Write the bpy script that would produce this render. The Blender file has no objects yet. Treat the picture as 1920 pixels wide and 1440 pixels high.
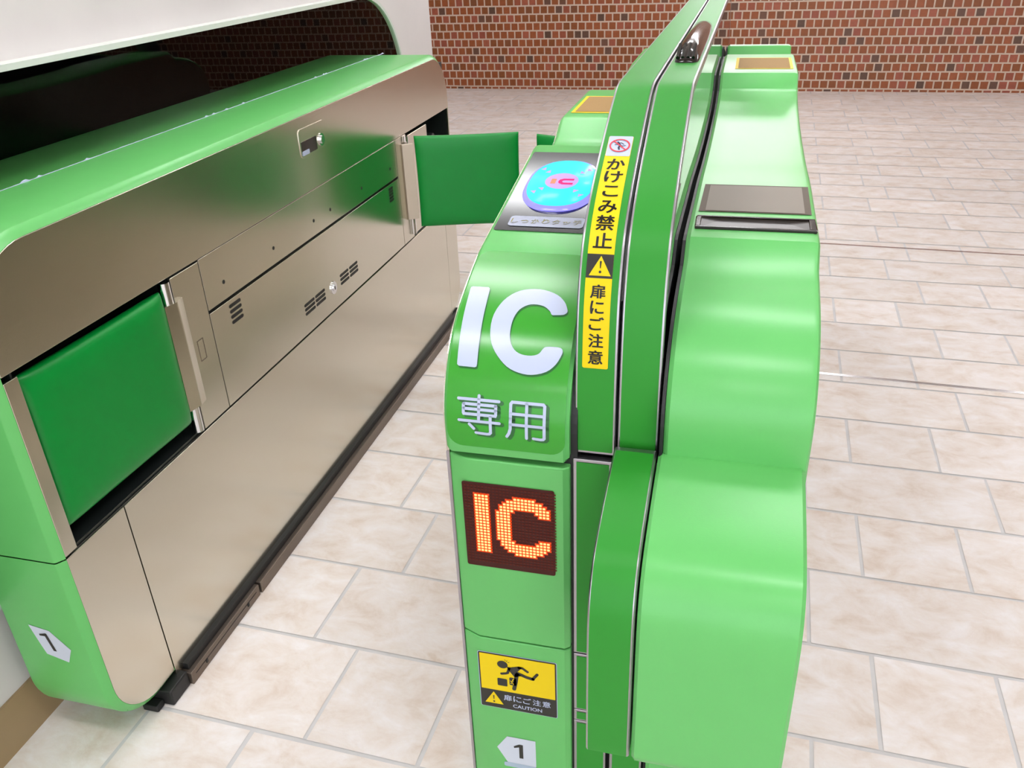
import bpy, bmesh, math, random
from mathutils import Vector, Matrix

random.seed(7)
sc = bpy.context.scene
COL = sc.collection

# ------------------------------------------------------------------ camera
F_PX, PITCH, YAW, ROLL = 1590.7, 0.49257, -0.27055, -0.04175
cy_, sy_ = math.cos(YAW), math.sin(YAW)
cp_, sp_ = math.cos(PITCH), math.sin(PITCH)
fwd = Vector((sy_*cp_, cy_*cp_, -sp_))
rgt = Vector((cy_, -sy_, 0))
upv = rgt.cross(fwd)
r2 = math.cos(ROLL)*rgt + math.sin(ROLL)*upv
u2 = -math.sin(ROLL)*rgt + math.cos(ROLL)*upv
cam_d = bpy.data.cameras.new('camera')
cam = bpy.data.objects.new('camera', cam_d)
COL.objects.link(cam)
M = Matrix((r2, u2, -fwd)).transposed().to_4x4()
M.translation = Vector((0, 0, 1.5))
cam.matrix_world = M
cam_d.sensor_width = 36
cam_d.lens = F_PX/1920*36
cam_d.clip_start = 0.02
sc.camera = cam

# ------------------------------------------------------------------ world and exposure
w = bpy.data.worlds.new('world'); sc.world = w; w.use_nodes = True
w.node_tree.nodes['Background'].inputs[0].default_value = (.88, .95, 1, 1)
w.node_tree.nodes['Background'].inputs[1].default_value = 2.9
sc.view_settings.view_transform = 'Standard'
sc.view_settings.look = 'None'
sc.view_settings.exposure = 0.04
sc.view_settings.gamma = 1.0
sc.view_settings.use_curve_mapping = False
LAMP = 22.0

# ------------------------------------------------------------------ materials
def lin(c):
    return tuple((v/12.92 if v <= .04045 else ((v+.055)/1.055)**2.4) for v in [x/255 for x in c]) + (1,)

def mat(name, rgb, rough=.4, metal=0, spec=.5, emit=None, estr=0, noise=.0, nscale=20, bump=0, bscale=200, coat=0, ior=None, trans=0):
    m = bpy.data.materials.new(name); m.use_nodes = True
    nt = m.node_tree; b = nt.nodes['Principled BSDF']
    c = lin(rgb)
    b.inputs['Base Color'].default_value = c
    b.inputs['Roughness'].default_value = rough
    b.inputs['Metallic'].default_value = metal
    b.inputs['Specular IOR Level'].default_value = spec
    b.inputs['Coat Weight'].default_value = coat
    b.inputs['Transmission Weight'].default_value = trans
    if ior: b.inputs['IOR'].default_value = ior
    if emit:
        b.inputs['Emission Color'].default_value = tuple(emit)+(1,)
        b.inputs['Emission Strength'].default_value = estr
    if noise or bump:
        tc = nt.nodes.new('ShaderNodeTexCoord')
        n = nt.nodes.new('ShaderNodeTexNoise'); n.inputs['Scale'].default_value = nscale
        n.inputs['Detail'].default_value = 4
        nt.links.new(tc.outputs['Object'], n.inputs['Vector'])
        if noise:
            r = nt.nodes.new('ShaderNodeMapRange')
            r.inputs[1].default_value = .3; r.inputs[2].default_value = .7
            r.inputs[3].default_value = 1-noise; r.inputs[4].default_value = 1+noise*.6
            mx = nt.nodes.new('ShaderNodeVectorMath'); mx.operation = 'SCALE'
            mx.inputs[0].default_value = c[:3]
            nt.links.new(n.outputs['Fac'], r.inputs[0])
            nt.links.new(r.outputs[0], mx.inputs['Scale'])
            nt.links.new(mx.outputs[0], b.inputs['Base Color'])
        if bump:
            n2 = nt.nodes.new('ShaderNodeTexNoise'); n2.inputs['Scale'].default_value = bscale
            nt.links.new(tc.outputs['Object'], n2.inputs['Vector'])
            bp = nt.nodes.new('ShaderNodeBump'); bp.inputs['Strength'].default_value = bump
            bp.inputs['Distance'].default_value = .001
            nt.links.new(n2.outputs['Fac'], bp.inputs['Height'])
            nt.links.new(bp.outputs[0], b.inputs['Normal'])
    return m

M_PAINT = mat('light_green_paint', (98, 182, 98), .30, spec=.42, noise=.02, bump=.06, bscale=500)
M_LAM = mat('leaf_green_laminate', (40, 136, 40), .42, spec=.3, noise=.02, bump=.05, bscale=700)
M_STK = mat('leaf_green_film', (50, 150, 36), .22)
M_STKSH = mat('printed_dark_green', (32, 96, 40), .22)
M_VINYL = mat('green_vinyl', (0, 134, 50), .34, spec=.36, noise=.04, bump=.12, bscale=900)
M_EDGE = mat('aluminium_edge', (172, 168, 174), .33, metal=1)
M_CHROME = mat('chrome', (230, 230, 235), .08, metal=1)
M_BLACK = mat('black_rubber', (22, 22, 23), .5)
M_DARK = mat('dark_inner_frame', (30, 34, 34), .35)
M_WHITE = mat('white_print', (180, 189, 214), .3)
M_YEL = mat('yellow_print', (226, 196, 8), .5, spec=.25)
M_INK = mat('black_print', (30, 28, 22), .35)
M_RED = mat('red_print', (205, 50, 65), .35)
M_GREY = mat('pale_grey_print', (196, 202, 214), .4)
M_GREY2 = mat('grey_print', (160, 178, 195), .4)
M_GLOSSBLK = mat('black_gloss', (10, 10, 14), .12, spec=.3)
M_SMOKE = mat('smoked_plastic', (34, 26, 24), .1, spec=.4)
M_DISP = mat('unlit_screen', (128, 118, 108), .5, spec=.2)
M_DISPB = mat('screen_border', (78, 64, 48), .5, spec=.2)
M_MESH = mat('brown_sensor_window', (160, 128, 84), .7, spec=.12, noise=.06, nscale=300)
M_CYAN = mat('lit_cyan', (20, 100, 120), .2, spec=.15, emit=(.06, .85, .98), estr=1.0)
M_BLUE = mat('lit_blue_ring', (60, 60, 200), .15, emit=(.22, .2, 1.0), estr=1.6)
M_LILAC = mat('lilac_print', (150, 120, 170), .6, spec=.1, emit=(.40, .28, .62), estr=.8)
M_PINK = mat('pink_print', (200, 30, 90), .6, spec=.1, emit=(.75, .02, .16), estr=.7)
M_ORNG = mat('orange_print', (180, 110, 80), .6, spec=.1, emit=(.5, .2, .13), estr=.7)
M_LEDBG = mat('led_screen', (20, 10, 9), .35, spec=.25, emit=(.05, .004, .001), estr=.9)  # faint red emission paints the letters' glow over the screen
M_LEDGLOW = mat('led_painted_halo', (90, 20, 10), .4, spec=.2, emit=(.75, .06, .008), estr=1.0)  # red emission painted as the halo round the lit dots
M_LEDOFF = mat('led_unlit', (40, 16, 12), .5, spec=.2, emit=(.085, .008, .002), estr=.9)  # weak emission adds the red glow to dots that are off
M_LEDON = mat('led_lit', (255, 160, 90), .3, emit=(1.5, .60, .22), estr=1.1)
M_LABELYEL = mat('yellow_outline_print', (150, 142, 40), .6, spec=.12)
M_WALL = mat('plaster', (216, 209, 208), .7, noise=.06, nscale=3, bump=.25, bscale=60)
M_CEIL = mat('ceiling_white', (236, 234, 230), .8)
M_BASE = mat('brown_stone_skirting', (158, 132, 98), .35, noise=.10, nscale=6)
M_FRAME = mat('white_enamel_frame', (218, 224, 216), .25)
M_TRAY = mat('brown_black_plastic', (36, 28, 22), .3, spec=.3)
M_LABEL = mat('matt_grey_label', (168, 172, 188), .6, spec=.12)
M_PLATE = mat('beige_plate', (206, 190, 174), .4)
M_PLINTH = mat('dull_steel_plinth', (120, 108, 98), .38, metal=.8)
M_LAMPON = mat('lamp_diffuser', (255, 255, 255), .5, emit=(.97, .975, 1), estr=LAMP)
M_LAMPBODY = mat('lamp_housing', (235, 235, 235), .5)

def pane_mat(name, tint, ior=1.5, double=1.0):
    m = bpy.data.materials.new(name); m.use_nodes = True
    nt = m.node_tree; N = nt.nodes; L = nt.links
    N.remove(N['Principled BSDF']); out = N['Material Output']
    t = N.new('ShaderNodeBsdfTransparent'); t.inputs[0].default_value = tuple(tint)+(1,)
    g = N.new('ShaderNodeBsdfGlossy'); g.inputs['Roughness'].default_value = .0
    f = N.new('ShaderNodeFresnel'); f.inputs[0].default_value = ior
    mm = N.new('ShaderNodeMath'); mm.operation = 'MULTIPLY'; mm.inputs[1].default_value = double; mm.use_clamp = True
    mx = N.new('ShaderNodeMixShader')
    ge = N.new('ShaderNodeNewGeometry'); iv = N.new('ShaderNodeMath'); iv.operation = 'SUBTRACT'; iv.inputs[0].default_value = 1
    fr = N.new('ShaderNodeMath'); fr.operation = 'MULTIPLY'
    L.new(ge.outputs['Backfacing'], iv.inputs[1]); L.new(iv.outputs[0], fr.inputs[0]); L.new(mm.outputs[0], fr.inputs[1])
    L.new(f.outputs[0], mm.inputs[0]); L.new(fr.outputs[0], mx.inputs[0]); L.new(t.outputs[0], mx.inputs[1]); L.new(g.outputs[0], mx.inputs[2])
    L.new(mx.outputs[0], out.inputs['Surface'])
    return m
M_CLEAR = pane_mat('clear_acrylic', (.96, .98, .97), 1.5, 1.6)
M_TINT = pane_mat('tinted_window', (.92, .94, .91), 1.5, .52)
M_VOID = mat('dark_room', (9, 9, 9), .9, spec=.1)  # near-black colour stands in for the darkness behind the window

def steel_mat():
    m = bpy.data.materials.new('brushed_stainless'); m.use_nodes = True
    nt = m.node_tree; b = nt.nodes['Principled BSDF']
    b.inputs['Base Color'].default_value = lin((213, 208, 194))
    b.inputs['Metallic'].default_value = 1
    b.inputs['Roughness'].default_value = .2
    tc = nt.nodes.new('ShaderNodeTexCoord')
    mp = nt.nodes.new('ShaderNodeMapping'); mp.inputs['Scale'].default_value = (30, 6, 900)
    n = nt.nodes.new('ShaderNodeTexNoise'); n.inputs['Scale'].default_value = 1
    n.inputs['Detail'].default_value = 3
    nt.links.new(tc.outputs['Object'], mp.inputs[0]); nt.links.new(mp.outputs[0], n.inputs[0])
    r = nt.nodes.new('ShaderNodeMapRange'); r.inputs[3].default_value = .18; r.inputs[4].default_value = .27
    nt.links.new(n.outputs['Fac'], r.inputs[0]); nt.links.new(r.outputs[0], b.inputs['Roughness'])
    n2 = nt.nodes.new('ShaderNodeTexNoise'); n2.inputs['Scale'].default_value = 3
    nt.links.new(tc.outputs['Object'], n2.inputs[0])
    bp = nt.nodes.new('ShaderNodeBump'); bp.inputs['Strength'].default_value = .25; bp.inputs['Distance'].default_value = .004
    nt.links.new(n2.outputs['Fac'], bp.inputs['Height']); nt.links.new(bp.outputs[0], b.inputs['Normal'])
    return m
M_STEEL = steel_mat()

def tile_mat():
    m = bpy.data.materials.new('beige_floor_tile'); m.use_nodes = True
    nt = m.node_tree; b = nt.nodes['Principled BSDF']; L = nt.links
    tc = nt.nodes.new('ShaderNodeTexCoord')
    at = nt.nodes.new('ShaderNodeAttribute'); at.attribute_name = 'tone'
    sh = nt.nodes.new('ShaderNodeVectorMath'); sh.operation = 'MULTIPLY_ADD'
    sh.inputs[1].default_value = (9, 9, 9)
    L.new(at.outputs['Color'], sh.inputs[0]); L.new(tc.outputs['Object'], sh.inputs[2])
    mp = nt.nodes.new('ShaderNodeMapping'); mp.inputs['Scale'].default_value = (9, 13, 9)
    L.new(sh.outputs[0], mp.inputs[0])
    n1 = nt.nodes.new('ShaderNodeTexNoise'); n1.inputs['Scale'].default_value = 1.0; n1.inputs['Detail'].default_value = 9
    n1.inputs['Roughness'].default_value = .66
    n1.inputs['Distortion'].default_value = .4
    L.new(mp.outputs[0], n1.inputs[0])
    cr = nt.nodes.new('ShaderNodeValToRGB')
    cr.color_ramp.elements[0].position = .30; cr.color_ramp.elements[0].color = lin((224, 206, 192))
    cr.color_ramp.elements[1].position = .66; cr.color_ramp.elements[1].color = lin((246, 240, 239))
    e = cr.color_ramp.elements.new(.48); e.color = lin((238, 227, 220))
    L.new(n1.outputs['Fac'], cr.inputs[0])
    mr = nt.nodes.new('ShaderNodeMapRange'); mr.inputs[3].default_value = .86; mr.inputs[4].default_value = 1.0
    L.new(at.outputs['Fac'], mr.inputs[0])
    mx = nt.nodes.new('ShaderNodeVectorMath'); mx.operation = 'SCALE'
    L.new(cr.outputs[0], mx.inputs[0]); L.new(mr.outputs[0], mx.inputs['Scale'])
    L.new(mx.outputs[0], b.inputs['Base Color'])
    b.inputs['Roughness'].default_value = .6; b.inputs['Specular IOR Level'].default_value = .25
    n2 = nt.nodes.new('ShaderNodeTexNoise'); n2.inputs['Scale'].default_value = 60; n2.inputs['Detail'].default_value = 6
    L.new(sh.outputs[0], n2.inputs[0])
    bp = nt.nodes.new('ShaderNodeBump'); bp.inputs['Strength'].default_value = .35; bp.inputs['Distance'].default_value = .002
    L.new(n2.outputs['Fac'], bp.inputs['Height']); L.new(bp.outputs[0], b.inputs['Normal'])
    return m
M_TILE = tile_mat()
M_GROUT = mat('grey_grout', (208, 205, 205), .8, noise=.08, nscale=12)

def brick_mat():
    m = bpy.data.materials.new('small_square_brick_tiles'); m.use_nodes = True
    nt = m.node_tree; b = nt.nodes['Principled BSDF']; L = nt.links; N = nt.nodes
    P = .0778
    def math_(op, a, c=None):
        n = N.new('ShaderNodeMath'); n.operation = op
        for i, v in enumerate((a, c)):
            if v is None: continue
            if isinstance(v, (int, float)): n.inputs[i].default_value = v
            else: L.new(v, n.inputs[i])
        return n.outputs[0]
    tc = N.new('ShaderNodeTexCoord'); sp = N.new('ShaderNodeSeparateXYZ'); L.new(tc.outputs['Object'], sp.inputs[0])
    wob = N.new('ShaderNodeTexNoise'); wob.inputs['Scale'].default_value = 9; L.new(tc.outputs['Object'], wob.inputs[0])
    wv = math_('MULTIPLY', math_('SUBTRACT', wob.outputs['Fac'], .5), .07)
    zz = math_('ADD', math_('DIVIDE', math_('ADD', sp.outputs['Z'], P-.026), P), wv)
    row = math_('FLOOR', zz)
    xx = math_('ADD', math_('ADD', math_('DIVIDE', sp.outputs['X'], P), wv), math_('MULTIPLY', math_('MODULO', row, 2.0), .5))
    colm = math_('FLOOR', xx)
    fx = math_('SUBTRACT', xx, colm); fz = math_('SUBTRACT', zz, row)
    dx = math_('MINIMUM', fx, math_('SUBTRACT', 1.0, fx)); dz = math_('MINIMUM', fz, math_('SUBTRACT', 1.0, fz))
    d = math_('MINIMUM', dx, dz)
    cmb = N.new('ShaderNodeCombineXYZ'); L.new(colm, cmb.inputs[0]); L.new(row, cmb.inputs[1])
    wn = N.new('ShaderNodeTexWhiteNoise'); wn.noise_dimensions = '2D'; L.new(cmb.outputs[0], wn.inputs['Vector'])
    cr = N.new('ShaderNodeValToRGB'); cr.color_ramp.interpolation = 'LINEAR'
    els = cr.color_ramp.elements
    els[0].position = 0; els[0].color = lin((98, 70, 54)); els[1].position = 1; els[1].color = lin((178, 98, 70))
    for p_, c_ in ((.05, (112, 78, 62)), (.10, (144, 82, 38)), (.45, (158, 84, 40)), (.75, (168, 92, 50)), (.9, (162, 84, 62))):
        e = els.new(p_); e.color = lin(c_)
    L.new(wn.outputs['Value'], cr.inputs[0])
    nn = N.new('ShaderNodeTexNoise'); nn.inputs['Scale'].default_value = 40; L.new(tc.outputs['Object'], nn.inputs[0])
    mr = N.new('ShaderNodeMapRange'); mr.inputs[3].default_value = .75; mr.inputs[4].default_value = 1.2; L.new(nn.outputs['Fac'], mr.inputs[0])
    sc_ = N.new('ShaderNodeVectorMath'); sc_.operation = 'SCALE'; L.new(cr.outputs[0], sc_.inputs[0]); L.new(mr.outputs[0], sc_.inputs['Scale'])
    mk = N.new('ShaderNodeMapRange'); mk.inputs[1].default_value = .075; mk.inputs[2].default_value = .105; L.new(d, mk.inputs[0])
    mix = N.new('ShaderNodeMix'); mix.data_type = 'RGBA'
    L.new(mk.outputs[0], mix.inputs[0]); mix.inputs[6].default_value = lin((222, 200, 182)); L.new(sc_.outputs[0], mix.inputs[7])
    L.new(mix.outputs[2], b.inputs['Base Color'])
    rg = N.new('ShaderNodeMapRange'); rg.inputs[3].default_value = .85; rg.inputs[4].default_value = .38; L.new(mk.outputs[0], rg.inputs[0])
    L.new(rg.outputs[0], b.inputs['Roughness'])
    bp = N.new('ShaderNodeBump'); bp.inputs['Strength'].default_value = .7; bp.inputs['Distance'].default_value = .006
    L.new(mk.outputs[0], bp.inputs['Height']); L.new(bp.outputs[0], b.inputs['Normal'])
    return m
M_BRICK = brick_mat()

# ------------------------------------------------------------------ helpers
def tag(o, label=None, cat=None, group=None, kind=None):
    if label: o['label'] = label
    if cat: o['category'] = cat
    if group: o['group'] = group
    if kind: o['kind'] = kind
    return o

def empty(name, loc=(0, 0, 0)):
    o = bpy.data.objects.new(name, None); COL.objects.link(o)
    o.location = loc; o.empty_display_size = .1
    return o

def obj(name, bm, m, parent=None, smooth=True, angle=35, bevel=0, segs=3):
    bmesh.ops.remove_doubles(bm, verts=bm.verts, dist=1e-6)
    bmesh.ops.recalc_face_normals(bm, faces=bm.faces)
    me = bpy.data.meshes.new(name); bm.to_mesh(me); bm.free()
    o = bpy.data.objects.new(name, me); COL.objects.link(o)
    for mm in (m if isinstance(m, (list, tuple)) else [m]): me.materials.append(mm)
    if smooth:
        for p in me.polygons: p.use_smooth = True
        try: me.set_sharp_from_angle(angle=math.radians(angle))
        except Exception: pass
    if bevel:
        b = o.modifiers.new('bevel', 'BEVEL'); b.width = bevel; b.segments = segs
        b.limit_method = 'ANGLE'; b.angle_limit = math.radians(40)
        b.harden_normals = True
    if parent:
        o.parent = parent
        me.transform(Matrix.Translation(-world_loc(parent)))
    return o

def world_loc(o):
    v = Vector((0, 0, 0))
    while o is not None:
        if o.type == 'EMPTY': v += o.location
        o = o.parent
    return v

def bx(bm, a, b, mi=0):
    x0, x1 = sorted((a[0], b[0])); y0, y1 = sorted((a[1], b[1])); z0, z1 = sorted((a[2], b[2]))
    v = [bm.verts.new((x, y, z)) for x in (x0, x1) for y in (y0, y1) for z in (z0, z1)]
    for f in ((0, 1, 3, 2), (4, 6, 7, 5), (0, 4, 5, 1), (2, 3, 7, 6), (0, 2, 6, 4), (1, 5, 7, 3)):
        fc = bm.faces.new([v[i] for i in f]); fc.material_index = mi
    return bm

def NB(): return bmesh.new()

def box(name, a, b, m, parent=None, bevel=0, **k):
    return obj(name, bx(NB(), a, b), m, parent, bevel=bevel, **k)

def prism_x(bm, poly, x0, x1):
    """polygon of (y,z) extruded along X"""
    A = [bm.verts.new((x0, y, z)) for y, z in poly]; B = [bm.verts.new((x1, y, z)) for y, z in poly]
    n = len(poly)
    bm.faces.new(A[::-1]); bm.faces.new(B)
    for i in range(n):
        j = (i+1) % n; bm.faces.new((A[i], A[j], B[j], B[i]))
    return bm

def offset_poly(poly, d):
    """inset (d>0) of a closed polygon, either orientation"""
    n = len(poly)
    area = sum(poly[i][0]*poly[(i+1) % n][1]-poly[(i+1) % n][0]*poly[i][1] for i in range(n))
    sgn = 1 if area > 0 else -1
    out = []
    for i in range(n):
        p0, p1, p2 = poly[i-1], poly[i], poly[(i+1) % n]
        def nrm(a, b):
            dx, dy = b[0]-a[0], b[1]-a[1]; l = math.hypot(dx, dy) or 1
            return (-dy/l*sgn, dx/l*sgn)
        n1, n2 = nrm(p0, p1), nrm(p1, p2)
        k = 1+n1[0]*n2[0]+n1[1]*n2[1]
        k = max(k, .5)
        out.append((p1[0]+d*(n1[0]+n2[0])/k, p1[1]+d*(n1[1]+n2[1])/k))
    return out

def loft_x(bm, stations, cap=True):
    loops = [[bm.verts.new((x, y, z)) for y, z in poly] for x, poly in stations]
    n = len(loops[0])
    for A, B in zip(loops, loops[1:]):
        for i in range(n):
            j = (i+1) % n; bm.faces.new((A[i], A[j], B[j], B[i]))
    if cap in (True, 'both', 'start'): bm.faces.new(loops[0][::-1])
    if cap in (True, 'both', 'end'): bm.faces.new(loops[-1])
    return bm

def rrect(y0, y1, z0, z1, r, seg=10):
    if not isinstance(r, (tuple, list)): r = (r, r, r, r)
    out = []
    for (cy, cz, a0, rr) in ((y1-r[0], z1-r[0], 0, r[0]), (y0+r[1], z1-r[1], 90, r[1]),
                             (y0+r[2], z0+r[2], 180, r[2]), (y1-r[3], z0+r[3], 270, r[3])):
        for i in range(seg+1):
            a = math.radians(a0+90*i/seg); out.append((cy+rr*math.cos(a), cz+rr*math.sin(a)))
    return out

def clip(poly, axis, val, keep):
    """keep='lt' or 'gt'"""
    s = 1 if keep == 'lt' else -1
    out = []; n = len(poly)
    for i in range(n):
        a, b = poly[i], poly[(i+1) % n]
        ia = s*(a[axis]-val) <= 0; ib = s*(b[axis]-val) <= 0
        if ia: out.append(a)
        if ia != ib:
            t = (val-a[axis])/(b[axis]-a[axis]); out.append((a[0]+t*(b[0]-a[0]), a[1]+t*(b[1]-a[1])))
    return out

def cyl(bm, p, q, r, seg=20, r2=None, cap=True):
    p, q = Vector(p), Vector(q); d = (q-p).normalized()
    a = Vector((0, 0, 1)) if abs(d.z) < .9 else Vector((1, 0, 0))
    u = d.cross(a).normalized(); v = d.cross(u)
    r2 = r if r2 is None else r2
    A = [bm.verts.new(p+r*(u*math.cos(t)+v*math.sin(t))) for t in [2*math.pi*i/seg for i in range(seg)]]
    B = [bm.verts.new(q+r2*(u*math.cos(t)+v*math.sin(t))) for t in [2*math.pi*i/seg for i in range(seg)]]
    for i in range(seg):
        j = (i+1) % seg; bm.faces.new((A[i], A[j], B[j], B[i]))
    if cap: bm.faces.new(A[::-1]); bm.faces.new(B)
    return bm

# ---- flat shapes, later laid on a plane or a curved profile
class Sheet:
    """collects flat shapes in (u, v); lay(frame) maps them onto a surface"""
    def __init__(self): self.bm = bmesh.new()
    def poly(self, pts):
        v = [self.bm.verts.new((x, y, 0)) for x, y in pts]
        f = self.bm.faces.new(v)
        bmesh.ops.triangulate(self.bm, faces=[f]); return self
    def rect(self, u0, u1, v0, v1, r=0):
        if r <= 0: return self.poly([(u0, v0), (u1, v0), (u1, v1), (u0, v1)])
        return self.poly(rrect(u0, u1, v0, v1, r, 6))
    def disc(self, c, r, ry=None, seg=36):
        ry = ry or r
        return self.poly([(c[0]+r*math.cos(2*math.pi*i/seg), c[1]+ry*math.sin(2*math.pi*i/seg)) for i in range(seg)])
    def ring(self, c, r0, r1, seg=40):
        b = self.bm
        A = [b.verts.new((c[0]+r0*math.cos(2*math.pi*i/seg), c[1]+r0*math.sin(2*math.pi*i/seg), 0)) for i in range(seg)]
        B = [b.verts.new((c[0]+r1*math.cos(2*math.pi*i/seg), c[1]+r1*math.sin(2*math.pi*i/seg), 0)) for i in range(seg)]
        for i in range(seg):
            j = (i+1) % seg; b.faces.new((A[i], A[j], B[j], B[i]))
        return self
    def stroke(self, pts, w, cap=True):
        """polyline as one clean ribbon with round ends"""
        h = w/2; n = len(pts); Lp, Rp = [], []
        for i, p in enumerate(pts):
            if i == 0: d = (pts[1][0]-p[0], pts[1][1]-p[1]); k = 1
            elif i == n-1: d = (p[0]-pts[-2][0], p[1]-pts[-2][1]); k = 1
            else:
                d1 = (p[0]-pts[i-1][0], p[1]-pts[i-1][1]); d2 = (pts[i+1][0]-p[0], pts[i+1][1]-p[1])
                l1, l2 = math.hypot(*d1) or 1, math.hypot(*d2) or 1
                d = (d1[0]/l1+d2[0]/l2, d1[1]/l1+d2[1]/l2)
                ld = math.hypot(*d) or 1
                k = 1/max(.45, (d[0]*d1[0]+d[1]*d1[1])/(ld*l1))
            l = math.hypot(*d) or 1; nx, ny = -d[1]/l*h*k, d[0]/l*h*k
            Lp.append((p[0]+nx, p[1]+ny)); Rp.append((p[0]-nx, p[1]-ny))
        pl = list(Lp)
        def capf(c, frm):
            a0 = math.atan2(frm[1]-c[1], frm[0]-c[0])
            return [(c[0]+h*math.cos(a0-math.pi*t/8), c[1]+h*math.sin(a0-math.pi*t/8)) for t in range(1, 8)]
        if cap: pl += capf(pts[-1], Lp[-1])
        pl += Rp[::-1]
        if cap: pl += capf(pts[0], Rp[0])
        return self.poly(pl)
    def text(self, s, cu, cv, h, w=None, bold=0.0, ital=0.0, angle=0):
        """string centred at (cu,cv), glyph height h, optional total width w"""
        cd = bpy.data.curves.new('t', 'FONT'); cd.body = s; cd.size = 1; cd.offset = bold; cd.resolution_u = 4
        o = bpy.data.objects.new('t', cd); COL.objects.link(o)
        dg = bpy.context.evaluated_depsgraph_get()
        me = bpy.data.meshes.new_from_object(o.evaluated_get(dg))
        bpy.data.objects.remove(o); bpy.data.curves.remove(cd)
        xs = [v.co.x for v in me.vertices]; ys = [v.co.y for v in me.vertices]
        if not xs: return self
        x0, x1, y0, y1 = min(xs), max(xs), min(ys), max(ys)
        sy = h/(y1-y0); sx = sy if w is None else w/(x1-x0)
        ca, sa = math.cos(angle), math.sin(angle)
        for v in me.vertices:
            a = (v.co.x-(x0+x1)/2)*sx; b = (v.co.y-(y0+y1)/2)*sy; a += ital*b
            v.co = (cu+a*ca-b*sa, cv+a*sa+b*ca, 0)
        self.bm.from_mesh(me); bpy.data.meshes.remove(me); return self
    def lay(self, name, frame, h, m, parent):
        if frame.cuts:
            for s in frame.cuts:
                g = self.bm.verts[:]+self.bm.edges[:]+self.bm.faces[:]
                bmesh.ops.bisect_plane(self.bm, geom=g, plane_co=(0, s, 0), plane_no=(0, 1, 0))
        # thin sheet: front face at height h, sides down to the surface
        for v in self.bm.verts:
            v.co = frame.at(v.co.x, v.co.y, h)
        o = obj(name, self.bm, m, parent, smooth=False)
        # normals outwards
        me = o.data
        n = frame.normal()
        if me.polygons and sum(p.normal.dot(n)*p.area for p in me.polygons) < 0:
            me.flip_normals()
        if frame.cuts:
            for p in me.polygons: p.use_smooth = True
        return o

class Plane:
    cuts = ()
    def __init__(self, O, U, V):
        self.O, self.U, self.V = Vector(O), Vector(U), Vector(V); self.N = self.U.cross(self.V).normalized()
    def at(self, u, v, h): return self.O+self.U*u+self.V*v+self.N*h
    def normal(self): return self.N

class Profile:
    """u = world x, v = arc length along a (y,z) polyline; outward = left-hand normal towards -y/+z"""
    def __init__(self, P):
        self.P = P; self.S = [0]
        for a, b in zip(P, P[1:]): self.S.append(self.S[-1]+math.hypot(b[0]-a[0], b[1]-a[1]))
        self.cuts = self.S[1:-1]
        self.nn = []
        seg = []
        for a, b in zip(P, P[1:]):
            l = math.hypot(b[0]-a[0], b[1]-a[1]); seg.append((-(b[1]-a[1])/l, (b[0]-a[0])/l))
        for i in range(len(P)):
            s = seg[max(0, i-1)]; t = seg[min(i, len(seg)-1)]
            x, y = s[0]+t[0], s[1]+t[1]; l = math.hypot(x, y); self.nn.append((x/l, y/l))
    def at(self, u, v, h):
        i = 0
        while i < len(self.P)-2 and v > self.S[i+1]+1e-9: i += 1
        t = (v-self.S[i])/(self.S[i+1]-self.S[i]); tc = min(max(t, 0), 1)
        a, b = self.P[i], self.P[i+1]; na, nb = self.nn[i], self.nn[i+1]
        ny, nz = na[0]*(1-tc)+nb[0]*tc, na[1]*(1-tc)+nb[1]*tc
        return Vector((u, a[0]+t*(b[0]-a[0])+ny*h, a[1]+t*(b[1]-a[1])+nz*h))
    def normal(self): return Vector((0, self.nn[0][0], self.nn[0][1]))

def smooth_profile(P, n=4, keep=()):
    """Catmull-Rom through the points; straight after the indices in keep"""
    out = []
    for i in range(len(P)-1):
        p0 = P[i-1] if i > 0 else P[i]; p1 = P[i]; p2 = P[i+1]; p3 = P[i+2] if i+2 < len(P) else P[i+1]
        if i in keep: out.append(p1); continue
        for k in range(n):
            t = k/n
            out.append(tuple(.5*((2*p1[j])+(-p0[j]+p2[j])*t+(2*p0[j]-5*p1[j]+4*p2[j]-p3[j])*t*t+(-p0[j]+3*p1[j]-3*p2[j]+p3[j])*t**3) for j in (0, 1)))
    out.append(P[-1]); return out

def pillow(name, O, U, V, thick, m, parent):
    """soft upholstered flap: O corner, U and V edge vectors"""
    O, U, V = Vector(O), Vector(U), Vector(V); N = U.cross(V).normalized()
    bm = NB(); n = 26; g = {}
    for side in (1, -1):
        for i in range(n+1):
            for j in range(n+1):
                a, b = -math.cos(math.pi*i/n), -math.cos(math.pi*j/n)
                e = max(0, (1-abs(a)**9)*(1-abs(b)**9))**.42
                h = side*thick/2*(.10+.90*e)
                # slight pull-in of the seams between the corners
                pu = a*(1-.012*(1-b*b)*(abs(a)**6)); pv = b*(1-.012*(1-a*a)*(abs(b)**6))
                g[side, i, j] = bm.verts.new(O+U*((pu+1)/2)+V*((pv+1)/2)+N*h)
        for i in range(n):
            for j in range(n):
                f = [g[side, i, j], g[side, i+1, j], g[side, i+1, j+1], g[side, i, j+1]]
                bm.faces.new(f if side == 1 else f[::-1])
    for i in range(n):
        bm.faces.new((g[1, i, 0], g[-1, i, 0], g[-1, i+1, 0], g[1, i+1, 0]))
        bm.faces.new((g[1, i, n], g[1, i+1, n], g[-1, i+1, n], g[-1, i, n]))
        bm.faces.new((g[1, 0, i], g[1, 0, i+1], g[-1, 0, i+1], g[-1, 0, i]))
        bm.faces.new((g[1, n, i], g[-1, n, i], g[-1, n, i+1], g[1, n, i+1]))
    return obj(name, bm, m, parent, angle=80)

# ================================================================== SETTING
YW = 9.05                                   # brick wall
XWL = -1.378                                # side wall with the dark window

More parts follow.
